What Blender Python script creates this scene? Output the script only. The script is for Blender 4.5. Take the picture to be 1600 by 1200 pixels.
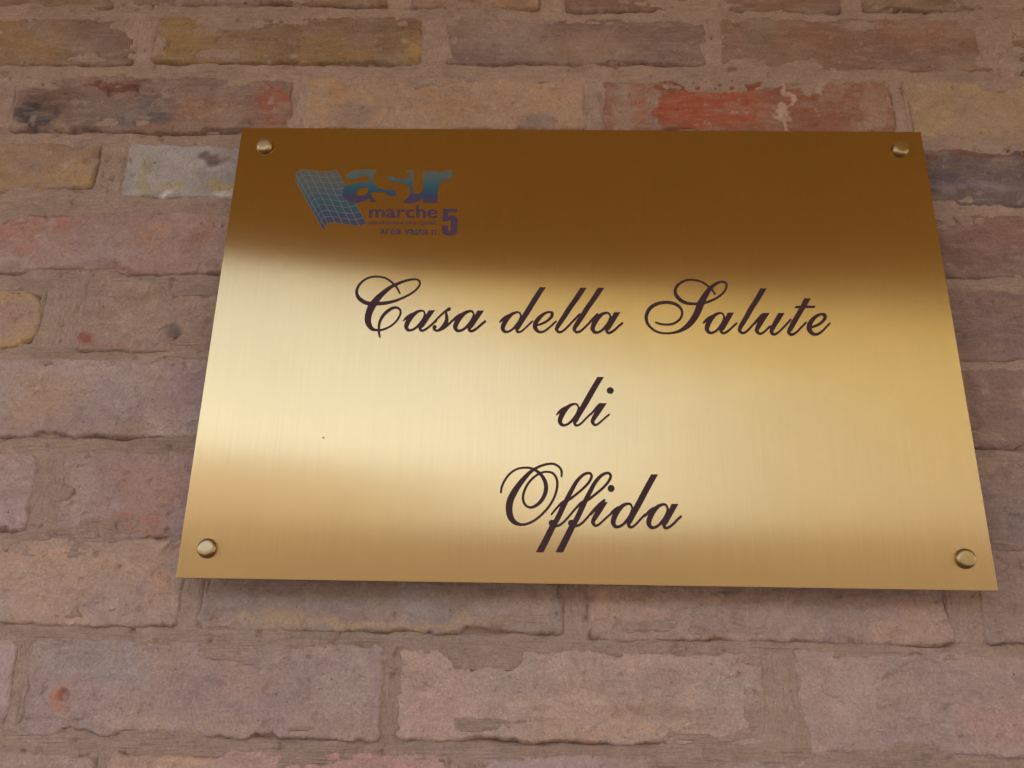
import bpy, bmesh, math, random
import numpy as np
from mathutils import Vector
from mathutils.geometry import tessellate_polygon

for _o in list(bpy.data.objects):
    bpy.data.objects.remove(_o)
SC = bpy.context.scene
COL = SC.collection
Z0 = 2.0                      # height of the plate's centre above the ground (m)
PLATE_Y = -0.024              # front face of the plate; the wall face is y = 0

# ------------------------------------------------------------------ camera
cam = bpy.data.cameras.new('camera')
cam.sensor_width = 36.0
cam.lens = 1494.15 / 1600 * 36.0
cam.clip_start = 0.02
cam.clip_end = 500.0
cam_o = bpy.data.objects.new('camera', cam)
COL.objects.link(cam_o)
cam_o.location = (-0.03915, -0.70310 + PLATE_Y, Z0 - 0.32459)
cam_o.rotation_euler = (math.radians(111.81132), math.radians(-1.06001), math.radians(0.86368))
SC.camera = cam_o

# ------------------------------------------------------------------ sky, sun, exposure
SUN_EL, SUN_ROT = math.radians(52), math.radians(14)
world = bpy.data.worlds.new('World')
SC.world = world
world.use_nodes = True
wn, wl = world.node_tree.nodes, world.node_tree.links
for n in list(wn):
    wn.remove(n)
sky = wn.new('ShaderNodeTexSky')
sky.sky_type = 'NISHITA'
sky.sun_disc = False
sky.sun_elevation = SUN_EL
sky.sun_rotation = SUN_ROT
sky.air_density = 1.0
sky.dust_density = 4.0
sky.ozone_density = 1.0
hs = wn.new('ShaderNodeHueSaturation')
hs.inputs['Saturation'].default_value = 0.66
bg = wn.new('ShaderNodeBackground')
bg.inputs['Strength'].default_value = 0.15
wo = wn.new('ShaderNodeOutputWorld')
wl.new(sky.outputs[0], hs.inputs['Color'])
wl.new(hs.outputs[0], bg.inputs['Color'])
wl.new(bg.outputs[0], wo.inputs['Surface'])

sun = bpy.data.lights.new('sun', 'SUN')
sun.energy = 1.2
sun.angle = math.radians(14)
sun.color = (1.0, 0.93, 0.82)
sun_o = bpy.data.objects.new('sun', sun)
COL.objects.link(sun_o)
_d = Vector((math.sin(SUN_ROT) * math.cos(SUN_EL), math.cos(SUN_ROT) * math.cos(SUN_EL), math.sin(SUN_EL)))
sun_o.rotation_euler = _d.to_track_quat('Z', 'Y').to_euler()
sun_o.location = (2, 6, 12)

vs = SC.view_settings
vs.view_transform = 'Standard'
vs.look = 'None'
vs.exposure = 2.5
vs.gamma = 1.0
vs.use_curve_mapping = False
SC.render.engine = 'CYCLES'

# ------------------------------------------------------------------ helpers
def tag(o, label=None, category=None, group=None, kind=None):
    for k, v in (('label', label), ('category', category), ('group', group), ('kind', kind)):
        if v:
            o[k] = v
    return o


def empty(name, loc):
    o = bpy.data.objects.new(name, None)
    o.empty_display_size = 0.05
    o.location = loc
    COL.objects.link(o)
    return o


def link(name, me, mat=None, parent=None, loc=(0, 0, 0)):
    o = bpy.data.objects.new(name, me)
    if mat and not me.materials:
        me.materials.append(mat)
    COL.objects.link(o)
    o.parent = parent
    o.location = loc
    return o


def mesh_pf(name, verts, faces, smooth=False):
    me = bpy.data.meshes.new(name)
    me.from_pydata([tuple(map(float, v)) for v in verts], [], faces)
    me.update()
    if smooth:
        me.polygons.foreach_set('use_smooth', [True] * len(me.polygons))
    return me


def mesh_grid(name, V, nx, nz, cols=None, extra=None):
    """V: (nz, nx, 3) array of points -> quad sheet facing -y, smooth shaded."""
    me = bpy.data.meshes.new(name)
    idx = np.arange(nx * nz).reshape(nz, nx)
    q = np.stack([idx[:-1, :-1], idx[:-1, 1:], idx[1:, 1:], idx[1:, :-1]], -1).reshape(-1, 4)
    n = len(q)
    me.vertices.add(nx * nz)
    me.vertices.foreach_set('co', V.reshape(-1).astype(np.float32))
    me.loops.add(n * 4)
    me.loops.foreach_set('vertex_index', q.reshape(-1).astype(np.int32))
    me.polygons.add(n)
    me.polygons.foreach_set('loop_start', np.arange(0, n * 4, 4, dtype=np.int32))
    me.polygons.foreach_set('use_smooth', np.ones(n, dtype=bool))
    me.update(calc_edges=True)
    if cols is not None:
        a = me.attributes.new('clay', 'FLOAT_COLOR', 'POINT')
        c4 = np.ones((nx * nz, 4), np.float32)
        c4[:, :3] = cols.reshape(-1, 3)
        a.data.foreach_set('color', c4.reshape(-1))
    if extra is not None:
        a = me.attributes.new('upright', 'FLOAT', 'POINT')
        a.data.foreach_set('value', extra.reshape(-1).astype(np.float32))
    return me


def hash2(i, j, seed):
    with np.errstate(over='ignore'):
        h = (i.astype(np.uint32) * np.uint32(374761393) + j.astype(np.uint32) * np.uint32(668265263)
             + np.uint32((seed * 974634777 + 12345) & 0xffffffff))
        h = (h ^ (h >> np.uint32(13))) * np.uint32(1274126177)
        h = h ^ (h >> np.uint32(16))
    return (h & np.uint32(0xffffff)).astype(np.float64) / 0xffffff


def vnoise(x, y, seed=0):
    xi, yi = np.floor(x).astype(np.int64), np.floor(y).astype(np.int64)
    fx, fy = x - xi, y - yi
    fx, fy = fx * fx * fx * (fx * (fx * 6 - 15) + 10), fy * fy * fy * (fy * (fy * 6 - 15) + 10)
    a, b = hash2(xi, yi, seed), hash2(xi + 1, yi, seed)
    c, d = hash2(xi, yi + 1, seed), hash2(xi + 1, yi + 1, seed)
    return (a + (b - a) * fx) * (1 - fy) + (c + (d - c) * fx) * fy


def fbm(x, y, seed=0, octs=4):
    s = np.zeros(np.broadcast(x, y).shape)
    amp, tot, f = 1.0, 0.0, 1.0
    for k in range(octs):
        s = s + amp * vnoise(x * f + 17.3 * k, y * f - 9.1 * k, seed + 31 * k)
        tot += amp
        amp *= 0.5
        f *= 2.03
    return s / tot          # 0..1, mean about .5


def sstep(a, b, x):
    t = np.clip((x - a) / (b - a), 0, 1)
    return t * t * (3 - 2 * t)


def nodes(mat):
    mat.use_nodes = True
    return mat.node_tree.nodes, mat.node_tree.links


def plain(name, color, rough=0.9, metal=0.0, noise=0.0, scale=20.0):
    m = bpy.data.materials.new(name)
    n, l = nodes(m)
    p = n['Principled BSDF']
    p.inputs['Base Color'].default_value = (*color, 1)
    p.inputs['Roughness'].default_value = rough
    p.inputs['Metallic'].default_value = metal
    if noise:
        tc = n.new('ShaderNodeTexCoord')
        t = n.new('ShaderNodeTexNoise')
        t.inputs['Scale'].default_value = scale
        t.inputs['Detail'].default_value = 6
        l.new(tc.outputs['Object'], t.inputs['Vector'])
        r = n.new('ShaderNodeMapRange')
        r.inputs[3].default_value = 1 - noise
        r.inputs[4].default_value = 1 + noise
        l.new(t.outputs['Fac'], r.inputs[0])
        mx = n.new('ShaderNodeVectorMath')
        mx.operation = 'SCALE'
        mx.inputs[0].default_value = color
        l.new(r.outputs[0], mx.inputs['Scale'])
        l.new(mx.outputs[0], p.inputs['Base Color'])
    return m


# ------------------------------------------------------------------ materials
def clay_material(name, mortar):
    m = bpy.data.materials.new(name)
    n, l = nodes(m)
    p = n['Principled BSDF']
    p.inputs['Roughness'].default_value = 0.92
    p.inputs['Specular IOR Level'].default_value = 0.25
    at = n.new('ShaderNodeAttribute')
    at.attribute_name = 'clay'
    geo = n.new('ShaderNodeNewGeometry')

    def noise(scale, detail=4, vec=None, rough=0.6):
        t = n.new('ShaderNodeTexNoise')
        t.inputs['Scale'].default_value = scale
        t.inputs['Detail'].default_value = detail
        t.inputs['Roughness'].default_value = rough
        l.new(vec if vec else geo.outputs['Position'], t.inputs['Vector'])
        return t.outputs['Fac']

    def remap(src, a, b, c, d):
        r = n.new('ShaderNodeMapRange')
        for k, v in enumerate((a, b, c, d)):
            r.inputs[k + 1].default_value = v
        l.new(src, r.inputs[0])
        return r.outputs[0]

    def math_(op, a, b):
        q = n.new('ShaderNodeMath')
        q.operation = op
        for k, v in enumerate((a, b)):
            if isinstance(v, (int, float)):
                q.inputs[k].default_value = v
            else:
                l.new(v, q.inputs[k])
        return q.outputs[0]

    def stretched(sx, sz):
        mp = n.new('ShaderNodeMapping')
        mp.inputs['Scale'].default_value = (sx, 60, sz)
        l.new(geo.outputs['Position'], mp.inputs['Vector'])
        return mp.outputs['Vector']

    fine = noise(420, 6, rough=0.7)
    mid = noise(95, 5)
    tone = math_('MULTIPLY', remap(fine, .3, .7, .82, 1.17), remap(mid, .3, .7, .90, 1.09))
    # dark grains and pits in the clay
    grains = noise(260, 3)
    tone = math_('MULTIPLY', tone, remap(grains, .69, .76, 1.0, .70))
    sc = n.new('ShaderNodeVectorMath')
    sc.operation = 'SCALE'
    l.new(at.outputs['Color'], sc.inputs[0])
    l.new(tone, sc.inputs['Scale'])
    # chalky lime dragged over the face by the brush
    drags = noise(1.0, 6, stretched(38, 210), .68)
    cm = n.new('ShaderNodeMix')
    cm.data_type = 'RGBA'
    cm.inputs[7].default_value = (.50, .395, .335, 1) if not mortar else (.52, .39, .315, 1)
    l.new(remap(drags, .50, .66, 0.0, 0.36 if not mortar else .30), cm.inputs['Factor'])
    l.new(sc.outputs[0], cm.inputs[6])
    fleck = noise(700, 3, rough=.7)
    sc2 = n.new('ShaderNodeVectorMath')
    sc2.operation = 'SCALE'
    l.new(cm.outputs[2], sc2.inputs[0])
    l.new(remap(fleck, .3, .7, .90, 1.10), sc2.inputs['Scale'])
    l.new(sc2.outputs[0], p.inputs['Base Color'])
    # relief
    if mortar:
        up = n.new('ShaderNodeAttribute')
        up.attribute_name = 'upright'
        mixf = n.new('ShaderNodeMix')
        bed = noise(1.0, 5, stretched(28, 520), .62)
        per = noise(1.0, 5, stretched(520, 28), .62)
        l.new(up.outputs['Fac'], mixf.inputs['Factor'])
        l.new(bed, mixf.inputs[2])
        l.new(per, mixf.inputs[3])
        hgt = math_('ADD', math_('MULTIPLY', mixf.outputs[0], 1.35), math_('MULTIPLY', fine, .35))
        hgt = math_('ADD', hgt, math_('MULTIPLY', remap(grains, .68, .76, 0, -1), .45))
        dist = 0.0026
    else:
        drag = noise(1.0, 5, stretched(60, 420), .65)
        hgt = math_('ADD', math_('MULTIPLY', fine, .7), math_('MULTIPLY', mid, .8))
        hgt = math_('ADD', hgt, math_('MULTIPLY', drag, .45))
        hgt = math_('ADD', hgt, math_('MULTIPLY', remap(grains, .67, .76, 0, -1), .45))
        dist = 0.0025
    b = n.new('ShaderNodeBump')
    b.inputs['Strength'].default_value = 1.0
    b.inputs['Distance'].default_value = dist
    l.new(hgt, b.inputs['Height'])
    l.new(b.outputs['Normal'], p.inputs['Normal'])
    return m


M_BRICK = clay_material('old_brick', False)
M_MORTAR = clay_material('brushed_mortar', True)


def brass_material(name, color, rough, aniso, grain, specks):
    m = bpy.data.materials.new(name)
    n, l = nodes(m)
    p = n['Principled BSDF']
    p.inputs['Metallic'].default_value = 1.0
    p.inputs['Base Color'].default_value = (*color, 1)
    p.inputs['Roughness'].default_value = rough
    tc = n.new('ShaderNodeTexCoord')
    if aniso:
        p.inputs['Anisotropic'].default_value = aniso
        t = n.new('ShaderNodeCombineXYZ')
        t.inputs[0].default_value, t.inputs[1].default_value, t.inputs[2].default_value = TANGENT
        l.new(t.outputs[0], p.inputs['Tangent'])
    if grain:
        mp = n.new('ShaderNodeMapping')
        mp.inputs['Scale'].default_value = (900, 1, 14)
        l.new(tc.outputs['Object'], mp.inputs['Vector'])
        t = n.new('ShaderNodeTexNoise')
        t.inputs['Scale'].default_value = 1.0
        t.inputs['Detail'].default_value = 5
        t.inputs['Roughness'].default_value = 0.7
        l.new(mp.outputs[0], t.inputs['Vector'])
        # slightly uneven polish along the grain
        r = n.new('ShaderNodeMapRange')
        r.inputs[1].default_value, r.inputs[2].default_value = .3, .7
        r.inputs[3].default_value, r.inputs[4].default_value = rough * .93, rough * 1.07
        l.new(t.outputs['Fac'], r.inputs[0])
        l.new(r.outputs[0], p.inputs['Roughness'])
        # uneven lacquer: faint cloudy change of tone
        c = n.new('ShaderNodeTexNoise')
        c.inputs['Scale'].default_value = 9.0
        c.inputs['Detail'].default_value = 5
        l.new(tc.outputs['Object'], c.inputs['Vector'])
        r2 = n.new('ShaderNodeMapRange')
        r2.inputs[1].default_value, r2.inputs[2].default_value = .3, .7
        r2.inputs[3].default_value, r2.inputs[4].default_value = .97, 1.03
        l.new(c.outputs['Fac'], r2.inputs[0])
        streak = n.new('ShaderNodeMapRange')
        streak.inputs[1].default_value, streak.inputs[2].default_value = .25, .75
        streak.inputs[3].default_value, streak.inputs[4].default_value = .935, 1.065
        l.new(t.outputs['Fac'], streak.inputs[0])
        mu = n.new('ShaderNodeMath')
        mu.operation = 'MULTIPLY'
        l.new(r2.outputs[0], mu.inputs[0])
        l.new(streak.outputs[0], mu.inputs[1])
        s = n.new('ShaderNodeVectorMath')
        s.operation = 'SCALE'
        s.inputs[0].default_value = color
        l.new(mu.outputs[0], s.inputs['Scale'])
        l.new(s.outputs[0], p.inputs['Base Color'])
    return m


TANGENT = (1.0, 0.0, 0.0)
M_PLATE = brass_material('brushed_brass', (0.495, 0.345, 0.165), 0.195, 1.0, 0.02, True)
M_CAP = brass_material('satin_brass', (0.43, 0.32, 0.165), 0.34, 0.0, 0.0, False)
M_EDGE = plain('cut_brass_edge', (0.10, 0.055, 0.03), 0.6, 0.6)
M_INK = plain('plum_enamel', (0.052, 0.019, 0.026), 0.5)
M_PRINT = plain('purple_print', (0.080, 0.048, 0.088), 0.7)
M_PALE = plain('pale_print_line', (0.22, 0.17, 0.16), 0.5)
for _m in (M_PRINT, M_INK, M_PALE):
    _m.node_tree.nodes['Principled BSDF'].inputs['Specular IOR Level'].default_value = .25
M_DIRT = plain('brown_speck', (0.05, 0.028, 0.015), 0.9)


def gradient_print(name, z_top, z_bot, stops):
    """Printed colour that runs from one ink to another down the mark."""
    m = bpy.data.materials.new(name)
    n, l = nodes(m)
    p = n['Principled BSDF']
    p.inputs['Roughness'].default_value = 0.65
    p.inputs['Specular IOR Level'].default_value = 0.25
    tc = n.new('ShaderNodeTexCoord')
    sx = n.new('ShaderNodeSeparateXYZ')
    l.new(tc.outputs['Object'], sx.inputs[0])
    r = n.new('ShaderNodeMapRange')
    r.inputs[1].default_value, r.inputs[2].default_value = z_top, z_bot
    l.new(sx.outputs['Z'], r.inputs[0])
    cr = n.new('ShaderNodeValToRGB')
    e = cr.color_ramp.elements
    e[0].position, e[0].color = stops[0][0], (*stops[0][1], 1)
    e[1].position, e[1].color = stops[-1][0], (*stops[-1][1], 1)
    for pos, c in stops[1:-1]:
        q = e.new(pos)
        q.color = (*c, 1)
    l.new(r.outputs[0], cr.inputs[0])
    l.new(cr.outputs[0], p.inputs['Base Color'])
    return m


# bricks in view: x0, x1, z0, z1 (m from the plate centre), proud of the joint (mm), two clay colours (shade of the upper courses painted in),
# patches of other colour (u, v, radius u, radius v, colour, strength)
BRICKS = [
 (-0.6626,-0.4527,0.3604,0.4182,0.5,(0.345,0.227,0.135),(0.286,0.181,0.134),[]),
 (-0.4375,-0.182,0.363,0.4202,0.8,(0.376,0.243,0.15),(0.259,0.161,0.119),[]),
 (-0.1597,-0.037,0.3614,0.4202,1.4,(0.464,0.282,0.177),(0.344,0.214,0.158),[]),
 (-0.0096,0.255,0.3574,0.4182,1.2,(0.342,0.197,0.138),(0.297,0.186,0.141),[]),
 (0.2753,0.5278,0.3594,0.4192,0.6,(0.333,0.221,0.129),(0.26,0.176,0.121),[]),
 (-0.695,-0.4243,0.29,0.3442,0.3,(0.369,0.237,0.132),(0.287,0.189,0.135),[(0.86,0.5,0.2,0.8,(0.277,0.185,0.146),0.8),(0.7,0.4,0.1,0.6,(0.394,0.243,0.119),0.6)]),
 (-0.406,-0.1495,0.2935,0.3467,0.6,(0.356,0.231,0.111),(0.298,0.194,0.124),[(0.12,0.6,0.12,0.5,(0.408,0.262,0.112),0.7),(0.5,0.6,0.08,0.6,(0.321,0.212,0.139),0.6),(0.97,0.3,0.05,0.3,(0.557,0.358,0.138),0.8)]),
 (-0.1242,0.1212,0.2945,0.3452,0.2,(0.374,0.263,0.214),(0.3,0.203,0.168),[(0.25,0.6,0.15,0.5,(0.404,0.307,0.262),0.7),(0.55,0.3,0.2,0.4,(0.412,0.275,0.195),0.6)]),
 (0.1384,0.3909,0.2869,0.3477,0.5,(0.319,0.187,0.136),(0.356,0.215,0.146),[(0.3,0.7,0.18,0.4,(0.34,0.18,0.12),0.8),(0.12,0.5,0.08,0.6,(0.303,0.23,0.178),0.6),(0.75,0.8,0.2,0.3,(0.417,0.218,0.133),0.7),(0.72,0.2,0.18,0.25,(0.3,0.203,0.168),0.8)]),
 (0.4122,0.6586,0.2844,0.3412,0.4,(0.373,0.271,0.136),(0.289,0.202,0.136),[]),
 (-0.7964,-0.5531,0.2124,0.2732,0.5,(0.397,0.254,0.178),(0.3,0.203,0.161),[]),
 (-0.5267,-0.2651,0.2139,0.2737,1,(0.345,0.214,0.158),(0.3,0.204,0.168),[(0.1,0.3,0.09,0.36,(0.076,0.063,0.076),0.95),(0.13,0.62,0.1,0.25,(0.224,0.137,0.095),0.8),(0.05,0.08,0.05,0.1,(0.442,0.319,0.201),0.9),(0.2,0.12,0.05,0.12,(0.428,0.307,0.199),0.9),(0.22,0.93,0.04,0.1,(0.353,0.273,0.23),0.95),(0.36,0.86,0.16,0.1,(0.181,0.064,0.045),0.9),(0.47,0.3,0.12,0.24,(0.169,0.142,0.149),0.85),(0.33,0.35,0.1,0.4,(0.305,0.24,0.201),0.6),(0.62,0.62,0.14,0.22,(0.273,0.154,0.114),0.7),(0.72,0.38,0.12,0.32,(0.408,0.245,0.165),0.8),(0.93,0.62,0.08,0.3,(0.408,0.141,0.08),0.85),(0.96,0.2,0.07,0.18,(0.383,0.14,0.095),0.8),(0.8,0.1,0.06,0.12,(0.281,0.22,0.176),0.8)]),
 (-0.2529,0.0056,0.219,0.2747,0.8,(0.53,0.354,0.247),(0.546,0.36,0.24),[(0.11,0.75,0.05,0.18,(0.568,0.303,0.149),0.75),(0.16,0.3,0.08,0.3,(0.364,0.273,0.231),0.7),(0.55,0.5,0.2,0.4,(0.479,0.288,0.16),0.6),(0.82,0.16,0.07,0.16,(0.263,0.22,0.204),0.8),(0.95,0.3,0.05,0.3,(0.53,0.358,0.216),0.7)]),
 (0.0249,0.2885,0.2169,0.2737,1.2,(0.388,0.183,0.118),(0.349,0.158,0.099),[(0.36,0.85,0.26,0.16,(0.307,0.084,0.051),0.9),(0.38,0.4,0.25,0.46,(0.461,0.131,0.069),0.99),(0.08,0.5,0.07,0.7,(0.458,0.332,0.25),0.9),(0.12,0.55,0.035,0.45,(0.468,0.187,0.117),0.8),(0.165,0.4,0.018,0.6,(0.403,0.297,0.243),0.85),(0.645,0.5,0.013,0.95,(0.652,0.457,0.346),0.97),(0.74,0.45,0.08,0.4,(0.361,0.159,0.091),0.85),(0.74,0.9,0.09,0.1,(0.501,0.347,0.262),0.9),(0.93,0.5,0.07,0.7,(0.453,0.288,0.205),0.85),(0.88,0.8,0.05,0.1,(0.325,0.143,0.096),0.7)]),
 (0.3027,0.5653,0.2124,0.2742,0.6,(0.501,0.351,0.222),(0.441,0.308,0.207),[(0.3,0.4,0.2,0.4,(0.548,0.384,0.243),0.5)]),
 (-0.696,-0.4334,0.148,0.1987,0.7,(0.439,0.292,0.171),(0.385,0.254,0.171),[(0.75,0.7,0.2,0.3,(0.36,0.243,0.168),0.6),(0.93,0.35,0.07,0.4,(0.528,0.346,0.174),0.7)]),
 (-0.4101,-0.1515,0.1434,0.1982,0.4,(0.503,0.452,0.44),(0.43,0.395,0.395),[(0.08,0.4,0.04,0.5,(0.465,0.393,0.256),0.9),(0.31,0.68,0.055,0.13,(0.143,0.108,0.108),0.95),(0.19,0.22,0.055,0.12,(0.492,0.406,0.212),0.9),(0.36,0.14,0.06,0.14,(0.506,0.406,0.205),0.9),(0.6,0.1,0.02,0.12,(0.77,0.689,0.673),0.95),(0.16,0,0.04,0.1,(0.73,0.651,0.621),0.9),(0.36,0,0.05,0.08,(0.73,0.651,0.621),0.9),(0.7,0.5,0.2,0.4,(0.551,0.498,0.485),0.5)]),
 (0.2033,0.4467,0.1419,0.1982,0.5,(0.23,0.176,0.162),(0.183,0.136,0.136),[(0.62,0.93,0.22,0.1,(0.249,0.114,0.085),0.85),(0.88,0.93,0.1,0.1,(0.249,0.114,0.085),0.85),(0.5,0.45,0.08,0.2,(0.169,0.136,0.169),0.8),(0.62,0.35,0.14,0.1,(0.345,0.285,0.314),0.7),(0.82,0.5,0.035,0.14,(0.064,0.043,0.04),0.95),(0.9,0.4,0.12,0.35,(0.305,0.241,0.201),0.7)]),
 (-0.548,-0.2874,0.0664,0.1257,1.2,(0.486,0.324,0.277),(0.429,0.288,0.253),[(0.1,0.8,0.22,0.3,(0.489,0.232,0.181),0.6),(0.28,0.85,0.02,0.3,(0.517,0.225,0.175),0.7),(0.36,0.8,0.025,0.25,(0.515,0.207,0.154),0.8),(0.24,0.4,0.05,0.25,(0.536,0.263,0.2),0.6),(0.2,0.14,0.12,0.1,(0.576,0.456,0.42),0.8),(0.52,0.3,0.12,0.35,(0.463,0.347,0.347),0.7),(0.66,0.65,0.07,0.25,(0.539,0.293,0.196),0.7),(0.55,0.06,0.14,0.08,(0.34,0.16,0.166),0.7),(0.84,0.6,0.06,0.35,(0.418,0.211,0.162),0.7),(0.9,0.2,0.06,0.2,(0.535,0.374,0.313),0.6),(0.74,0.35,0.1,0.3,(0.484,0.302,0.257),0.6)]),
 (0.2956,0.544,0.0699,0.1282,0.8,(0.32,0.188,0.155),(0.276,0.17,0.144),[(0.35,0.6,0.2,0.4,(0.356,0.199,0.158),0.5),(0.6,0.85,0.15,0.15,(0.301,0.204,0.162),0.6)]),
 (-0.6575,-0.4578,-0.0046,0.0476,0.3,(0.564,0.385,0.2),(0.532,0.371,0.204),[(0.86,0.45,0.16,0.3,(0.501,0.325,0.269),0.95),(0.9,0.98,0.2,0.12,(0.531,0.359,0.189),0.6)]),
 (-0.4223,-0.1647,-0.0066,0.0578,0.5,(0.488,0.341,0.27),(0.444,0.31,0.247),[(0.03,0.16,0.03,0.18,(0.384,0.134,0.108),0.95),(0.1,0.05,0.08,0.05,(0.419,0.211,0.169),0.7),(0.3,0.2,0.05,0.13,(0.221,0.175,0.162),0.9),(0.2,0.8,0.1,0.15,(0.373,0.244,0.176),0.6),(0.5,0.3,0.06,0.2,(0.477,0.25,0.182),0.6),(0.4,0.75,0.15,0.2,(0.535,0.374,0.294),0.5)]),
 (0.2378,0.5014,-0.0074,0.0562,0.8,(0.301,0.196,0.182),(0.335,0.215,0.178),[(0.4,0.5,0.15,0.4,(0.28,0.196,0.196),0.5),(0.7,0.6,0.2,0.4,(0.36,0.235,0.189),0.5)]),
 (-0.5399,-0.2752,-0.0827,-0.0168,1.4,(0.524,0.387,0.344),(0.475,0.336,0.307),[(0.38,0.5,0.15,0.45,(0.566,0.387,0.27),0.65),(0.2,0.4,0.08,0.5,(0.469,0.397,0.353),0.6),(0.52,0.9,0.25,0.12,(0.61,0.473,0.424),0.6),(0.62,0.5,0.1,0.4,(0.467,0.373,0.373),0.6),(0.66,0.15,0.08,0.2,(0.429,0.299,0.221),0.8),(0.85,0.7,0.12,0.3,(0.462,0.325,0.335),0.6),(0.92,0.3,0.1,0.3,(0.528,0.414,0.403),0.5)]),
 (0.2642,0.5237,-0.0832,-0.0173,0.9,(0.348,0.225,0.187),(0.314,0.214,0.192),[(0.45,0.3,0.12,0.4,(0.307,0.242,0.234),0.6),(0.35,0.7,0.1,0.2,(0.371,0.226,0.175),0.6)]),
 (-0.6636,-0.4334,-0.1597,-0.1004,1.2,(0.555,0.39,0.368),(0.521,0.363,0.322),[]),
 (-0.4131,-0.1739,-0.1638,-0.0974,0.7,(0.505,0.349,0.3),(0.475,0.325,0.296),[(0.33,0.6,0.14,0.4,(0.545,0.328,0.246),0.6),(0.26,0.12,0.1,0.16,(0.52,0.243,0.165),0.75),(0.06,0.5,0.06,0.5,(0.574,0.43,0.384),0.6),(0.48,0.55,0.1,0.5,(0.448,0.324,0.324),0.6)]),
 (0.2287,0.4893,-0.165,-0.0938,0.7,(0.39,0.277,0.242),(0.351,0.245,0.22),[(0.5,0.4,0.2,0.4,(0.367,0.276,0.258),0.5),(0.45,0.8,0.12,0.2,(0.401,0.267,0.217),0.5)]),
 (-0.5815,-0.3036,-0.2312,-0.1684,1.2,(0.586,0.403,0.319),(0.537,0.375,0.304),[(0.62,0.7,0.3,0.2,(0.618,0.417,0.294),0.6),(0.93,0.4,0.06,0.4,(0.649,0.405,0.268),0.6),(0.84,0.25,0.1,0.25,(0.495,0.374,0.353),0.6)]),
 (-0.2854,-0.0147,-0.2317,-0.1678,0.9,(0.462,0.336,0.287),(0.42,0.31,0.264),[(0.4,0.05,0.45,0.08,(0.616,0.415,0.227),0.75),(0.6,0.4,0.06,0.25,(0.471,0.399,0.387),0.6),(0.15,0.4,0.12,0.4,(0.424,0.345,0.305),0.5),(0.93,0.3,0.06,0.3,(0.569,0.401,0.281),0.5)]),
 (0.0056,0.2733,-0.2343,-0.1668,1,(0.521,0.362,0.293),(0.461,0.324,0.286),[(0.1,0.3,0.12,0.25,(0.635,0.418,0.304),0.6),(0.85,0.2,0.1,0.2,(0.598,0.378,0.289),0.6),(0.96,0.5,0.04,0.4,(0.62,0.431,0.324),0.6),(0.5,0.3,0.2,0.3,(0.508,0.374,0.303),0.5)]),
 (0.2976,0.5623,-0.2332,-0.1658,0.6,(0.432,0.3,0.264),(0.391,0.277,0.242),[]),
 (-0.6636,-0.4192,-0.3068,-0.2459,1,(0.576,0.431,0.408),(0.524,0.376,0.344),[]),
 (-0.4081,-0.1465,-0.3083,-0.2439,0.8,(0.524,0.375,0.324),(0.478,0.349,0.319),[(0.22,0.72,0.12,0.25,(0.472,0.399,0.399),0.7),(0.5,0.4,0.2,0.4,(0.448,0.324,0.295),0.5),(0.105,0.4,0.034,0.17,(0.674,0.261,0.126),0.95),(0.122,0.4,0.014,0.09,(0.462,0.413,0.462),0.97),(0.6,0.6,0.1,0.3,(0.565,0.353,0.294),0.6),(0.9,0.5,0.08,0.4,(0.561,0.443,0.385),0.5),(0.45,0.08,0.2,0.1,(0.605,0.43,0.323),0.5),(0.08,0.7,0.06,0.25,(0.514,0.414,0.38),0.5)]),
 (-0.1333,0.1293,-0.3068,-0.2459,1,(0.606,0.431,0.354),(0.554,0.389,0.317),[(0.1,0.3,0.1,0.3,(0.655,0.435,0.378),0.7),(0.3,0.7,0.12,0.3,(0.513,0.413,0.347),0.6),(0.5,0.4,0.2,0.4,(0.639,0.446,0.347),0.5),(0.75,0.3,0.1,0.15,(0.446,0.312,0.24),0.8),(0.66,0.4,0.06,0.1,(0.457,0.301,0.216),0.8),(0.9,0.6,0.09,0.35,(0.563,0.457,0.398),0.6),(0.55,0.1,0.2,0.12,(0.652,0.419,0.296),0.6)]),
 (0.1557,0.4294,-0.3108,-0.2434,0.9,(0.555,0.39,0.337),(0.508,0.363,0.332),[(0.15,0.5,0.08,0.4,(0.592,0.445,0.387),0.6),(0.25,0.55,0.05,0.1,(0.431,0.3,0.238),0.8),(0.6,0.3,0.2,0.3,(0.599,0.368,0.327),0.6),(0.75,0.85,0.12,0.15,(0.517,0.428,0.416),0.6)]),
 (-0.6109,-0.3472,-0.3787,-0.323,0.8,(0.524,0.376,0.324),(0.491,0.338,0.289),[]),
 (-0.3361,-0.0948,-0.3777,-0.3189,1,(0.618,0.394,0.341),(0.568,0.377,0.297),[(0.2,0.9,0.12,0.3,(0.69,0.462,0.302),0.6),(0.72,0.95,0.2,0.2,(0.681,0.361,0.331),0.7)]),
 (-0.0785,0.1689,-0.3767,-0.3179,0.6,(0.543,0.403,0.381),(0.494,0.362,0.311),[]),
 (0.1861,0.4365,-0.3767,-0.3189,0.6,(0.57,0.39,0.318),(0.506,0.35,0.301),[]),
]


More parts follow.
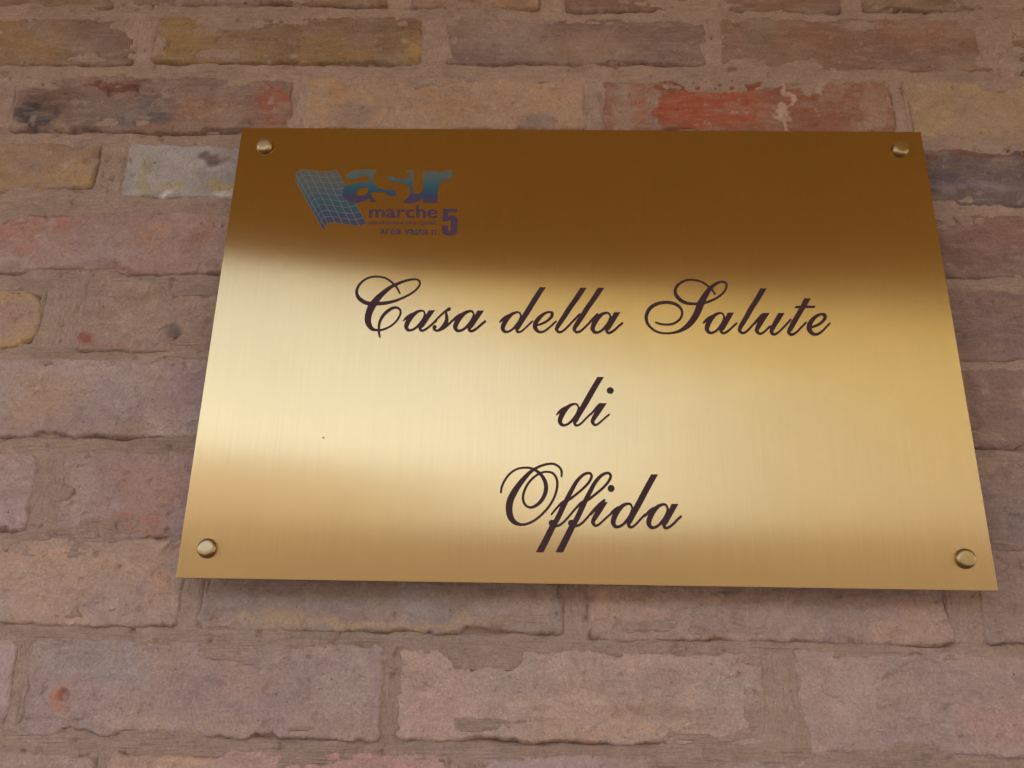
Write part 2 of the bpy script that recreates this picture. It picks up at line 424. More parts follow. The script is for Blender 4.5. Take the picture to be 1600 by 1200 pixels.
# ------------------------------------------------------------------ brick wall
MORTAR_A, MORTAR_B = (0.485, 0.346, 0.272), (0.445, 0.320, 0.256)
rng = random.Random(7)
XL, XR = -1.62, 1.52
COURSES = [(0.3604, 0.4192), (0.2905, 0.3457), (0.2149, 0.2737), (0.1450, 0.1982), (0.0679, 0.1267), (-0.0061, 0.0567), (-0.0827, -0.0170), (-0.1628, -0.0974), (-0.2322, -0.1668), (-0.3078, -0.2449), (-0.3772, -0.3194)]
ALL = []                                      # (x0, x1, z0, z1, proud, c1, c2, splats, in_view)
for b in BRICKS:
    ALL.append((*b, True))
z = .434
TOP = []
while z < .78:
    TOP.append((z, z + .057))
    z += .072
z = -.391
while z > -.78:
    TOP.append((z - .057, z))
    z -= .072
for c0, c1 in COURSES + TOP:
    mine = sorted([(b[0], b[1]) for b in BRICKS if abs((b[2] + b[3]) / 2 - (c0 + c1) / 2) < .03])
    gaps = []
    if mine:
        gaps.append((XL, mine[0][0] - .016))
        for a, b in zip(mine[:-1], mine[1:]):
            if b[0] - a[1] > .08:
                gaps.append((a[1] + .014, b[0] - .014))
        gaps.append((mine[-1][1] + .016, XR))
    else:
        gaps.append((XL - rng.uniform(0, .2), XR))
    for g0, g1 in gaps:
        w = g1 - g0
        k = max(1, round(w / .268))
        L = (w - .015 * (k - 1)) / k
        for i in range(k):
            a = g0 + i * (L + .015)
            e = rng.uniform(-.002, .002)
            t = rng.random()
            base = ((.36, .24, .19), (.40, .27, .19), (.33, .20, .15), (.38, .28, .24), (.36, .23, .14), (.29, .22, .20))[int(t * 6) % 6]
            f = rng.uniform(.9, 1.08)
            b1 = tuple(v * f for v in base)
            b2 = tuple(v * f * rng.uniform(.82, 1.05) for v in base)
            sp = [(rng.random(), rng.random(), rng.uniform(.06, .2), rng.uniform(.15, .4),
                   tuple(v * rng.uniform(.8, 1.2) for v in base), .6) for _ in range(3)]
            ALL.append((a, a + L, c0 + e, c1 + e, rng.uniform(.2, 1.2), b1, b2, sp, False))

wall = empty('brick_wall', (0, 0, 0))
tag(wall, 'old wall of worn pinkish and ochre bricks with wide brushed mortar joints', 'wall')


def brick_height(X, Z, x0, x1, z0, z1, proud, seed):
    """Height of a brick's face over the joint plane, and the clean distance to its rim."""
    ex = 0.0025
    dx = np.minimum(X - (x0 - ex), (x1 + ex) - X)
    dz = np.minimum(Z - (z0 - ex), (z1 + ex) - Z)
    rc = 0.025 if abs(x0 + .6575) < 1e-6 else 0.007        # one brick end is worn quite round
    d = np.where((dx < rc) & (dz < rc), rc - np.hypot(rc - dx, rc - dz), np.minimum(dx, dz))
    wob = (fbm(X * 38, Z * 38, seed + 1, 4) - .5) * .0052 + (fbm(X * 230, Z * 230, seed + 2, 2) - .5) * .0028
    # knocked-off corners and spalled stretches of the arris
    chip = sstep(.60, .74, fbm(X * 22, Z * 22, seed + 3, 3)) * .004
    de = d + wob - chip
    s = np.clip((de + .0008) / .0034, 0, 1)
    drop = .012 * (1 - s) ** 2.0
    h = proud * .0008 + .0016 * (fbm(X * 26, Z * 30, seed + 4, 4) - .5) + .0011 * (fbm(X * 130, Z * 240, seed + 5, 4) - .5)
    # shallow flaked pockets
    h = h - .0013 * sstep(.60, .66, fbm(X * 45, Z * 80, seed + 6, 4))
    h = h - .0013 * sstep(.76, .83, fbm(X * 150, Z * 150, seed + 7, 2))
    return h - drop, d


def brick_colour(X, Z, x0, x1, z0, z1, c1, c2, splats, seed):
    u, v = (X - x0) / (x1 - x0), (Z - z0) / (z1 - z0)
    t = sstep(.36, .64, fbm(X * 16, Z * 26, seed + 11, 4))[..., None]
    C = np.array(c1) * t + np.array(c2) * (1 - t)
    C = C * (1 + .22 * (fbm(X * 60, Z * 75, seed + 12, 4) - .5))[..., None]
    wu = (fbm(X * 55, Z * 55, seed + 13, 5) - .5) * .12
    wv = (fbm(X * 55, Z * 55, seed + 14, 5) - .5) * .50
    for i, (su, sv, ru, rv, cc, st) in enumerate(splats):
        r = np.hypot((u + wu - su) / ru, (v + wv - sv) / rv)
        edge = .42 if st > .84 else .70
        a = st * (1 - sstep(1 - edge, 1 + edge * .5, r))
        a = a * (.72 + .5 * np.clip(fbm(X * 130, Z * 200, seed + 20 + i, 3), 0, .56))
        C = C * (1 - a[..., None]) + np.array(cc) * a[..., None]
    # thin wash of lime left over the face
    wash = .34 * sstep(.50, .72, fbm(X * 34, Z * 70, seed + 15, 5))
    lime = np.array((.45, .34, .28))
    C = C * (1 - wash[..., None]) + lime * wash[..., None]
    white = .38 * sstep(.735, .79, fbm(X * 85, Z * 110, seed + 16, 4))
    C = C * (1 - white[..., None]) + np.array((.56, .47, .42)) * white[..., None]
    return C


for i, (x0, x1, z0, z1, proud, c1, c2, sp, view) in enumerate(ALL):
    m = .006
    hid = not view
    step = .0015 if view else .0045
    nx, nz = int((x1 - x0 + 2 * m) / step) + 1, int((z1 - z0 + 2 * m) / step) + 1
    xs, zs = np.linspace(x0 - m, x1 + m, nx), np.linspace(z0 - m, z1 + m, nz)
    # slightly out of level and out of plumb
    X, Z = np.meshgrid(xs, zs)
    seed = 100 + i * 7
    h, d = brick_height(X, Z, x0, x1, z0, z1, proud, seed)
    if abs(x0 + .4081) < 1e-6 and z0 < -.3:      # the old plug hole with its rusty rim
        r = np.hypot(X - (x0 + .115 * (x1 - x0)), Z - (z0 + .40 * (z1 - z0)))
        h = h - .004 * (1 - sstep(.002, .0055, r)) + .0012 * np.exp(-((r - .006) / .002) ** 2)
    if abs(x0 + .4223) < 1e-6:       # lump of cement stuck on the face
        r = np.hypot((X - (x0 + .30 * (x1 - x0))) / 1.4, Z - (z0 + .20 * (z1 - z0)))
        h = h + .0035 * (1 - sstep(.002, .010, r + .006 * (fbm(X * 160, Z * 160, 5, 3) - .5)))
    rim = np.zeros_like(h, bool)
    rim[0, :] = rim[-1, :] = True
    rim[:, 0] = rim[:, -1] = True
    h = np.where(rim, -.03, np.maximum(h, -.03))
    tilt = rng.uniform(-.012, .012)
    V = np.stack([X - x0, -h, Z - z0], -1)
    C = np.clip(brick_colour(X, Z, x0, x1, z0, z1, c1, c2, sp, seed), .01, .8)
    me = mesh_grid('brick', V, nx, nz, C)
    link('brick', me, M_BRICK, wall, (x0, 0, Z0 + z0))

# mortar bed: one sheet, fine where the photograph looks, coarse beyond
def lines(a, b, fa, fb, fine, coarse, far):
    l = [np.arange(fa, fb + 1e-9, fine)]
    l.insert(0, np.arange(a, fa - coarse * .5, coarse))
    l.append(np.arange(fb + coarse, b, coarse))
    l.insert(0, np.array(far[0]))
    l.append(np.array(far[1]))
    return np.concatenate(l)


xs = lines(-1.66, 1.56, -.600, .468, .0015, .006, ([-4.5, -3.0, -2.2, -1.8], [1.7, 2.2, 3.0, 4.5]))
zs = lines(-.80, .80, -.356, .388, .0015, .006, ([-1.98, -1.4, -1.0], [.9, 1.1, 1.29]))
X, Z = np.meshgrid(xs, zs)
D = np.full(X.shape, -1.0)
REC = np.zeros(X.shape)
UPR = np.zeros(X.shape)
m1 = sstep(.40, .62, fbm(X * 7, Z * 24, 901, 3))
m2 = sstep(.45, .66, fbm(X * 16, Z * 16, 902, 3))
jag = (fbm(X * 60, Z * 40, 903, 4) - .5) * .006
for (x0, x1, z0, z1, proud, *_r) in ALL:
    ix0, ix1 = np.searchsorted(xs, x0 - .03), np.searchsorted(xs, x1 + .03)
    iz0, iz1 = np.searchsorted(zs, z0 - .03), np.searchsorted(zs, z1 + .03)
    sl = (slice(iz0, iz1), slice(ix0, ix1))
    x, zz = X[sl], Z[sl]
    dx, dz = np.minimum(x - x0, x1 - x), np.minimum(zz - z0, z1 - zz)
    d = np.where((dx < 0) & (dz < 0), -np.hypot(dx, dz), np.minimum(dx, dz))
    D[sl] = np.maximum(D[sl], d)
    # open crack under the brick's lower arris, where the joint was struck back
    t = (z0 - zz) + jag[sl]
    under = np.exp(-((t + .0005) / .0024) ** 2) * sstep(-.004, .006, dx)
    REC[sl] = np.maximum(REC[sl], .0085 * m1[sl] * under)
    t2 = np.where(dx < 0, -dx, 1) + jag[sl] * .6
    side = np.exp(-(t2 / .0015) ** 2) * sstep(-.002, .004, dz)
    REC[sl] = np.maximum(REC[sl], .0030 * m2[sl] * side)
    UPR[sl] = np.maximum(UPR[sl], sstep(.0, .006, dz) * (dx < .004))
hm = -.0005 + .0014 * (fbm(X * 22, Z * 30, 911, 4) - .5) + .0010 * (fbm(X * 60, Z * 300, 912, 3) - .5) \
    + .0007 * (fbm(X * 300, Z * 300, 913, 2) - .5)
smear = sstep(.55, .70, fbm(X * 15, Z * 22, 914, 4))
hm = hm + .0019 * smear - REC
pit = sstep(.80, .87, fbm(X * 140, Z * 140, 915, 2))
hm = hm - .0025 * pit
reach = .002 + .011 * smear + .004 * (fbm(X * 50, Z * 50, 916, 3) - .5)
hm = hm - .022 * sstep(0, .010, D - reach)
far = sstep(.02, .10, np.maximum(np.maximum(XL - X, X - XR), np.maximum(-.78 - Z, Z - .78)))
tone = fbm(X * 9, Z * 14, 921, 4)[..., None]
C = np.array(MORTAR_A) * sstep(.38, .62, tone) + np.array(MORTAR_B) * (1 - sstep(.38, .62, tone))
C = C * (1 + .20 * (fbm(X * 40, Z * 90, 922, 4) - .5))[..., None]
pale = .35 * sstep(.60, .75, fbm(X * 30, Z * 60, 923, 4))[..., None]
C = C * (1 - pale) + np.array((.53, .40, .33)) * pale
V = np.stack([X, -hm, Z], -1)
me = mesh_grid('mortar', V, len(xs), len(zs), np.clip(C, .01, .8), UPR)
link('mortar', me, M_MORTAR, wall, (0, 0, Z0))
me = mesh_pf('core', [(sx, sy, sz) for sx in (-4.5, 4.5) for sy in (.05, .40) for sz in (.02, 3.28)],
             [(0, 1, 3, 2), (4, 6, 7, 5), (0, 4, 5, 1), (2, 3, 7, 6), (0, 2, 6, 4), (1, 5, 7, 3)])
link('core', me, plain('wall_core', (.30, .2, .15), .95, noise=.1), wall)

# ------------------------------------------------------------------ plaque
plq = empty('wall_plaque', (0, PLATE_Y, Z0 - .2))
tag(plq, 'brushed brass plaque with dark script lettering screwed to the brick wall', 'plaque')
LIFT = .2                                   # the empty stands at the plate's lower edge

bm = bmesh.new()
bmesh.ops.create_cube(bm, size=1)
for v in bm.verts:
    v.co = (v.co.x * .6, v.co.y * .002 + .001, v.co.z * .4 + LIFT)
bmesh.ops.bevel(bm, geom=list(bm.edges), offset=.00025, segments=2, affect='EDGES')
me = bpy.data.meshes.new('plate')
bm.to_mesh(me)
bm.free()
me.materials.append(M_PLATE)
me.materials.append(M_EDGE)
for p_ in me.polygons:
    if abs(p_.normal.y) < .4:
        p_.material_index = 1
plate = link('plate', me, None, plq)
tag(plate, 'gold coloured brass sheet with fine vertical brushing')

# screw caps
prof = [(0.0, 4.30), (2.5, 4.28), (4.4, 4.20), (5.4, 4.02), (6.1, 3.68), (6.7, 3.1), (7.1, 2.4), (7.35, 1.5), (7.4, .75), (7.1, .50), (6.2, .45), (6.2, 0.0)]
NS = 48
vv = [(0, -prof[0][1] * .001, 0)]
for r, h in prof[1:]:
    for k in range(NS):
        a = 2 * math.pi * k / NS
        vv.append((r * .001 * math.cos(a), -h * .001, r * .001 * math.sin(a)))
ff = [(0, 1 + k, 1 + (k + 1) % NS) for k in range(NS)]
for j in range(len(prof) - 2):
    for k in range(NS):
        a, b = 1 + j * NS + k, 1 + j * NS + (k + 1) % NS
        ff.append((a, a + NS, b + NS, b))
cap_me = mesh_pf('screw_cap', vv, ff, True)
cap_me.materials.append(M_CAP)
for cx, cz, rx, ry in ((-.2775, .1801, 2.0, -1.0), (.2792, .181, -1.0, 2.0), (.2797, -.177, .5, -2.2), (-.2794, -.1779, -6.0, -2.0)):
    o = link('screw_cap', cap_me, None, plq, (cx, .0001, cz + LIFT))
    o.rotation_euler = (math.radians(rx * .8), 0, math.radians(ry * .8))

# lettering and logo outlines, millimetres on the plate (x right, z up from its centre)
GLYPH = {
 'a': [
  ('n', [(-25.72,-10.39,-26.01,-10.08),(-23.88,-9.32,-25.10,-7.98),(-21.29,-6.74,-22.62,-5.07),(-18.44,-3.97,-19.38,-2.66)]),
  ('n', [(-7.41,-3.41,-8.73,-4.07),(-8.66,-0.58,-9.72,-1.81),(-11.32,0.42,-11.07,-1.32),(-15.76,-0.76,-14.35,-3.07),(-20.40,-4.76,-17.60,-7.31),(-23.64,-10.28,-20.13,-12.16),(-24.48,-15.32,-20.96,-15.22),(-22.20,-18.85,-20.61,-16.50),(-18.92,-19.30,-19.32,-17.29),(-15.17,-17.44,-16.24,-15.85),(-11.17,-13.52,-12.84,-11.93),(-8.32,-8.93,-10.28,-7.81),(-7.36,-4.00,-8.78,-3.48)]),
  ('h', [(0.05,0.00,-5.16,-0.06),(-1.95,-3.40,-6.86,-3.46),(-4.48,-7.77,-9.28,-7.83),(-7.31,-12.67,-11.81,-12.72),(-9.06,-15.65,-12.97,-15.70)]),
  ('n', [(-11.62,-11.56,-8.51,-13.30),(-12.96,-15.38,-9.95,-15.98),(-11.48,-18.87,-10.00,-17.09),(-8.44,-19.30,-9.09,-17.48),(-4.48,-16.51,-5.52,-15.03),(-1.18,-13.20,-2.31,-11.80),(1.85,-10.37,0.75,-8.95)]),
 ],
 's': [
  ('n', [(-16.06,-17.80,-17.14,-16.51),(-12.80,-14.46,-13.88,-13.31),(-7.71,-8.12,-8.80,-6.98),(-3.49,-3.76,-4.61,-2.33),(-0.53,-1.88,-1.85,0.22),(0.68,-1.16,-0.68,1.16)]),
  ('n', [(-3.34,-2.32,-1.88,-2.10),(-3.23,-5.87,-0.89,-5.62),(-3.17,-9.43,-0.23,-9.65),(-3.87,-11.97,-0.61,-13.60),(-5.44,-14.86,-2.95,-17.22),(-7.45,-17.58,-6.07,-19.73),(-9.19,-18.79,-9.10,-20.72),(-11.01,-18.04,-12.07,-19.38),(-11.56,-16.35,-13.09,-17.00)]),
  ('n', [(-6.28,-20.03,-7.19,-18.35),(-2.85,-17.95,-3.98,-16.28),(0.92,-14.25,-0.24,-12.89),(3.94,-10.75,2.80,-9.52)]),
  ('d', [(-0.14,-0.17,1.52,1.52)]),
  ('d', [(-11.16,-16.50,1.66,1.66)]),
 ],
 'd': [
  ('h', [(0.04,0.00,-5.19,-0.06),(-6.00,-10.71,-11.30,-10.76),(-12.94,-23.58,-18.20,-23.64),(-17.34,-31.15,-22.24,-31.20),(-20.47,-36.78,-24.69,-36.83),(-21.16,-38.19,-24.96,-38.23)]),
  ('n', [(-23.36,-34.58,-20.32,-36.23),(-24.76,-38.66,-22.01,-39.15),(-23.12,-41.80,-22.07,-39.80),(-20.18,-41.64,-20.80,-39.92),(-17.26,-39.38,-18.31,-38.04),(-13.69,-35.48,-14.81,-34.21),(-10.35,-31.95,-11.46,-30.67)]),
  ('n', [(-37.80,-33.08,-38.09,-32.77),(-35.96,-32.01,-37.18,-30.67),(-33.37,-29.43,-34.70,-27.76),(-30.52,-26.66,-31.46,-25.35)]),
  ('n', [(-19.49,-26.10,-20.82,-26.76),(-20.74,-23.26,-21.80,-24.50),(-23.40,-22.27,-23.15,-24.01),(-27.84,-23.45,-26.43,-25.76),(-32.48,-27.45,-29.68,-30.00),(-35.73,-32.97,-32.21,-34.85),(-36.56,-38.01,-33.05,-37.91),(-34.28,-41.54,-32.69,-39.19),(-31.01,-41.99,-31.40,-39.98),(-27.25,-40.13,-28.32,-38.54),(-23.25,-36.21,-24.92,-34.62),(-20.41,-31.62,-22.36,-30.50),(-19.45,-26.69,-20.86,-26.17)]),
 ],
 'e': [
  ('n', [(-13.23,-10.17,-13.73,-8.68),(-11.29,-9.53,-11.89,-7.78),(-7.56,-8.02,-8.45,-6.22),(-3.30,-4.90,-4.72,-3.17),(-0.49,-1.30,-2.90,-0.15),(-0.79,2.59,-2.78,0.67),(-4.29,3.39,-4.20,1.70),(-8.16,2.25,-7.11,0.21),(-12.54,-0.78,-10.32,-3.23),(-16.20,-5.53,-12.92,-7.46),(-17.43,-10.56,-13.56,-10.38),(-15.46,-14.77,-13.11,-12.65),(-11.95,-16.63,-11.54,-14.45),(-8.03,-15.88,-8.73,-14.19),(-3.69,-12.42,-4.69,-11.05),(-0.72,-9.31,-1.78,-8.05),(1.88,-6.60,0.85,-5.37)]),
 ],
 'l': [
  ('h', [(-0.04,-0.00,-5.27,-0.06),(-5.77,-9.64,-10.89,-9.70),(-11.44,-18.25,-16.37,-18.31),(-15.58,-25.37,-20.32,-25.42),(-19.36,-31.50,-23.92,-31.56),(-21.60,-35.03,-25.73,-35.08)]),
  ('n', [(-24.40,-32.55,-21.24,-34.28),(-26.26,-37.71,-23.42,-38.00),(-24.03,-41.18,-22.87,-39.23),(-21.10,-41.30,-21.60,-39.44),(-18.09,-39.29,-19.14,-37.86),(-14.43,-35.37,-15.62,-34.07),(-10.18,-30.41,-11.39,-29.13),(-5.43,-25.03,-6.76,-23.62)]),
 ],
 'u': [
  ('h', [(-0.08,-0.00,-5.64,-0.06),(-2.74,-4.01,-7.99,-4.07),(-5.49,-8.24,-10.52,-8.30),(-7.96,-11.99,-12.39,-12.04),(-9.04,-14.09,-12.88,-14.13)]),
  ('n', [(-11.49,-10.76,-8.37,-12.33),(-13.36,-15.44,-10.28,-15.57),(-11.45,-18.89,-9.97,-16.99),(-8.46,-19.41,-8.71,-17.53),(-5.04,-17.30,-5.99,-15.88),(-0.40,-12.59,-1.53,-11.23)]),
  ('h', [(11.79,-0.01,6.66,-0.07),(8.68,-4.96,3.73,-5.02),(5.65,-9.65,0.96,-9.71),(3.20,-13.39,-0.98,-13.44),(2.23,-15.49,-1.44,-15.53)]),
  ('n', [(-0.03,-12.45,3.13,-13.91),(-1.60,-16.92,1.33,-16.88),(0.50,-19.80,1.68,-17.66),(3.21,-19.65,2.72,-17.86),(6.54,-17.29,5.58,-15.90),(11.18,-12.56,10.09,-11.28),(16.77,-6.57,15.60,-5.24)]),
  ('n', [(-12.33,-10.22,-13.52,-9.03),(-7.66,-4.74,-8.95,-3.41),(-4.88,-1.48,-6.02,-0.23)]),
 ],
 't': [
  ('h', [(-0.08,-0.00,-5.50,-0.06),(-4.47,-7.48,-9.44,-7.53),(-8.54,-14.10,-13.50,-14.16),(-12.67,-20.69,-17.53,-20.74),(-16.03,-26.30,-20.62,-26.35),(-17.82,-29.10,-21.66,-29.14)]),
  ('n', [(-20.33,-26.01,-17.24,-27.58),(-21.99,-30.46,-19.15,-30.38),(-19.76,-33.38,-18.63,-31.31),(-16.97,-33.27,-17.43,-31.46),(-13.61,-30.90,-14.57,-29.51),(-9.86,-26.97,-10.93,-25.69),(-5.68,-22.79,-6.80,-21.42)]),
  ('h', [(3.22,-6.69,-12.79,-6.86),(2.38,-8.44,-13.79,-8.62)]),
 ],
 'i': [
  ('h', [(-0.13,-0.00,-5.72,-0.07),(-2.68,-4.05,-7.89,-4.12),(-5.18,-8.08,-10.09,-8.15),(-7.59,-11.66,-11.95,-11.72),(-8.84,-13.66,-12.74,-13.71)]),
  ('n', [(-11.38,-10.54,-8.14,-11.95),(-13.03,-15.37,-9.93,-15.55),(-10.97,-18.75,-9.56,-16.98),(-8.25,-18.97,-8.82,-17.24),(-5.20,-16.69,-6.16,-15.40),(-1.38,-13.09,-2.40,-11.84),(1.96,-10.02,1.02,-8.82)]),
  ('n', [(-12.02,-9.99,-13.28,-8.86),(-7.73,-4.75,-9.10,-3.50),(-5.03,-1.32,-6.27,-0.17)]),
 ],
 'C': [
  ('n', [(-148.36,36.86,-149.64,35.97),(-152.13,43.56,-153.49,42.24),(-157.55,48.54,-158.45,46.98),(-162.89,51.62,-163.29,49.84),(-169.09,52.59,-168.95,50.61),(-175.65,51.54,-174.97,49.66),(-181.07,48.07,-179.80,46.44),(-184.70,43.18,-182.77,41.96),(-186.08,37.77,-183.54,37.55),(-185.05,32.61,-182.43,34.05),(-182.05,28.66,-180.08,31.57),(-177.50,25.72,-176.47,29.21),(-172.59,24.68,-172.51,28.21),(-167.54,24.78,-167.89,28.21),(-161.16,25.34,-161.78,28.64),(-153.92,27.34,-154.72,29.92),(-146.80,30.57,-147.69,32.55),(-139.72,34.86,-140.72,36.52),(-134.99,39.16,-136.22,40.47),(-132.19,43.85,-133.86,44.55),(-132.59,48.02,-134.11,46.92),(-136.00,50.33,-136.27,48.40),(-140.71,50.18,-140.32,48.12),(-146.17,48.71,-145.41,46.53),(-152.56,46.11,-151.36,43.53),(-158.54,42.76,-156.62,39.88),(-164.53,37.67,-161.58,34.31),(-169.66,32.39,-165.39,28.68),(-174.13,25.41,-168.65,22.13),(-175.92,18.73,-170.34,17.01),(-176.34,11.98,-170.96,12.04),(-174.32,6.18,-170.35,8.35),(-170.24,2.22,-168.63,5.01),(-166.02,1.50,-166.00,3.70),(-160.99,2.00,-161.52,3.84),(-155.71,4.56,-156.60,6.12),(-151.01,8.44,-152.21,9.73),(-147.79,13.40,-149.33,14.37),(-146.37,18.02,-148.20,18.29),(-147.33,22.00,-148.79,20.70),(-151.01,24.30,-151.13,22.07),(-155.48,23.49,-154.25,20.99),(-159.94,19.91,-158.02,17.74),(-163.15,15.28,-160.96,13.79),(-164.95,9.81,-162.78,9.14),(-165.08,4.25,-163.16,4.15),(-164.66,-0.14,-162.69,0.15),(-163.40,-3.72,-162.03,-3.36)]),
 ],
 'S': [
  ('n', [(110.49,39.04,109.22,38.09),(108.06,43.61,106.77,42.31),(103.75,47.86,102.70,46.29),(99.29,50.70,98.60,48.92),(93.72,52.09,93.46,50.20),(87.53,51.96,87.79,49.99),(82.10,49.51,83.11,47.54),(78.00,45.64,79.97,44.11),(76.24,40.69,78.90,40.72),(77.33,35.38,79.87,37.22),(81.40,30.54,83.24,33.36),(86.72,28.27,87.47,31.03),(92.36,27.96,92.54,30.47),(97.40,28.35,97.30,30.74),(102.50,29.42,102.07,31.63),(108.66,32.07,107.94,34.04),(113.89,35.56,112.90,37.25),(118.21,39.69,116.91,40.92),(120.65,44.52,118.96,44.99),(120.61,48.65,118.95,47.51),(117.62,50.61,117.21,48.62),(113.39,50.22,113.99,48.04),(108.27,47.29,109.87,44.77),(103.98,43.44,106.82,40.78),(99.61,37.66,103.66,34.89),(95.18,30.48,100.44,27.74),(92.52,23.27,97.47,20.73),(89.68,17.63,93.84,14.40),(85.65,11.81,88.54,8.27),(80.92,7.14,82.21,4.25),(75.47,4.31,75.83,2.13),(69.38,3.36,69.31,1.55),(63.35,3.95,62.83,2.20),(58.45,6.78,57.31,5.13),(55.32,10.84,53.47,9.57),(54.41,15.25,51.79,14.83),(54.95,18.86,52.22,19.88),(57.43,23.44,55.27,25.69),(61.67,26.89,60.59,29.76),(67.17,28.62,66.96,31.55),(72.68,28.69,73.20,31.51),(77.62,27.08,78.85,29.40),(80.57,24.16,82.42,25.52),(81.45,20.77,83.40,20.79),(80.29,16.97,81.91,15.90),(77.54,13.89,78.52,12.22),(73.39,11.63,73.73,9.76),(68.27,11.17,68.16,9.34),(64.09,11.74,63.66,9.96),(61.04,12.82,60.50,11.29)]),
 ],
 'O': [
  ('n', [(-60.94,-131.90,-62.51,-131.66),(-60.28,-127.81,-62.00,-127.27),(-58.35,-123.07,-59.92,-122.14),(-54.90,-118.01,-56.18,-116.69),(-49.96,-114.22,-50.67,-112.62),(-44.43,-112.95,-44.57,-111.19),(-39.44,-113.40,-38.94,-111.48),(-35.05,-115.86,-33.75,-113.84),(-31.71,-119.22,-29.63,-117.52),(-29.72,-123.49,-26.81,-122.48),(-29.18,-128.08,-25.92,-128.21),(-30.19,-132.98,-27.27,-134.17),(-32.67,-137.55,-30.49,-139.38),(-35.83,-140.68,-34.59,-142.79),(-39.12,-142.06,-39.10,-144.20),(-41.90,-141.12,-43.14,-142.57),(-43.70,-137.86,-45.62,-138.38),(-43.75,-133.45,-45.71,-133.08),(-41.86,-127.72,-43.55,-126.83),(-38.38,-122.43,-39.80,-121.12),(-33.87,-118.37,-34.88,-116.83),(-29.93,-116.35,-30.38,-114.66),(-26.02,-115.99,-25.84,-114.24),(-22.79,-117.06,-21.65,-115.60),(-20.47,-120.74,-18.67,-120.07),(-20.04,-125.80,-18.04,-125.91),(-21.24,-132.08,-19.45,-132.67),(-24.02,-138.40,-22.40,-139.36),(-28.08,-144.21,-26.64,-145.44),(-33.14,-149.51,-31.92,-150.94),(-38.14,-153.18,-37.24,-154.84),(-43.07,-155.17,-42.64,-157.02),(-46.79,-155.12,-47.21,-157.40),(-50.06,-153.02,-52.30,-155.93),(-51.96,-149.62,-56.26,-151.47),(-52.71,-144.61,-57.82,-144.80),(-52.08,-138.96,-57.14,-137.57),(-49.89,-133.49,-54.31,-131.09),(-46.74,-127.54,-50.30,-125.00),(-42.97,-121.99,-45.79,-119.51),(-38.76,-116.53,-40.61,-114.42),(-34.95,-113.34,-36.01,-111.43),(-30.41,-111.05,-31.04,-109.17),(-25.84,-109.76,-26.08,-107.89),(-21.92,-109.68,-21.49,-107.85),(-18.59,-111.47,-17.40,-110.05),(-16.79,-114.34,-14.96,-113.74),(-16.57,-118.47,-14.98,-118.40)]),
 ],
 'f': [
  ('n', [(6.38,28.28,5.25,29.20),(10.24,33.05,9.00,34.19),(14.65,37.38,13.58,38.99),(19.69,39.56,18.68,41.35),(24.87,43.65,23.69,45.19),(30.05,48.15,28.74,49.58),(34.79,53.29,33.16,54.52),(37.23,58.13,35.13,58.57),(36.15,61.63,34.79,60.00),(32.69,62.29,33.14,60.22),(28.16,60.07,29.67,58.19),(23.13,54.63,25.54,52.91),(18.85,47.22,21.82,45.58),(15.90,41.68,19.09,40.00)]),
  ('h', [(20.21,42.33,16.49,42.27),(17.54,36.50,12.93,36.43),(14.95,30.71,10.46,30.65),(12.20,24.95,7.62,24.88),(9.41,19.79,4.28,19.72),(5.43,11.26,-0.01,11.18),(-0.03,-0.00,-5.71,-0.09)]),
  ('n', [(8.70,18.89,8.34,20.67),(11.70,19.52,10.91,21.26),(15.25,22.04,14.06,23.38),(19.21,26.49,17.95,27.60),(23.14,31.40,21.90,32.54),(27.67,35.92,26.40,37.36),(31.62,39.07,30.38,40.69)]),
  ('d', [(6.11,22.13,2.46,2.46)]),
 ],
}
WORDS = {
 'Casa': [('C', 0.0, 0.0), ('a', -119.12, 21.01), ('s', -107.52, 22.39), ('a', -79.21, 21.01)],
 'della': [('d', -28.54, 43.16), ('e', -21.71, 17.92), ('l', 5.04, 42.94), ('l', 19.46, 43.09), ('a', 32.19, 20.77)],
 'Salute': [('S', 0.0, 0.0), ('a', 124.46, 21.52), ('l', 152.68, 43.94), ('u', 153.49, 21.51), ('t', 187.8, 35.06), ('e', 199.35, 18.51)],
 'di': [('d', 17.83, -36.27), ('i', 19.83, -58.49)],
 'Offida': [('O', 0.0, 0.0), ('f', -29.16, -176.99), ('f', -14.65, -176.77), ('i', 19.14, -138.19), ('d', 57.53, -116.05), ('a', 71.98, -138.9)],
}
DOT_DI = (22.63, -47.8, 2.77)
DOT_OFFIDA = (21.71, -127.53, 2.6)
FIVE = [(-116.85, 117.74), (-105.05, 117.85), (-105.13, 114.29), (-112.14, 114.23), (-112.31, 110.49), (-109.98, 111.14), (-106.97, 110.98), (-104.81, 108.97), (-104.03, 105.83), (-103.87, 97.67), (-104.37, 93.92), (-106.18, 91.85), (-109.95, 91.26), (-113.77, 91.65), (-116.31, 93.81), (-117.15, 96.92), (-117.19, 101.3), (-112.02, 101.35), (-111.69, 96.35), (-110.92, 94.86), (-109.85, 95.12), (-109.38, 96.99), (-109.73, 105.14), (-110.35, 106.9), (-111.45, 107.21), (-112.2, 105.44), (-116.93, 105.2)]
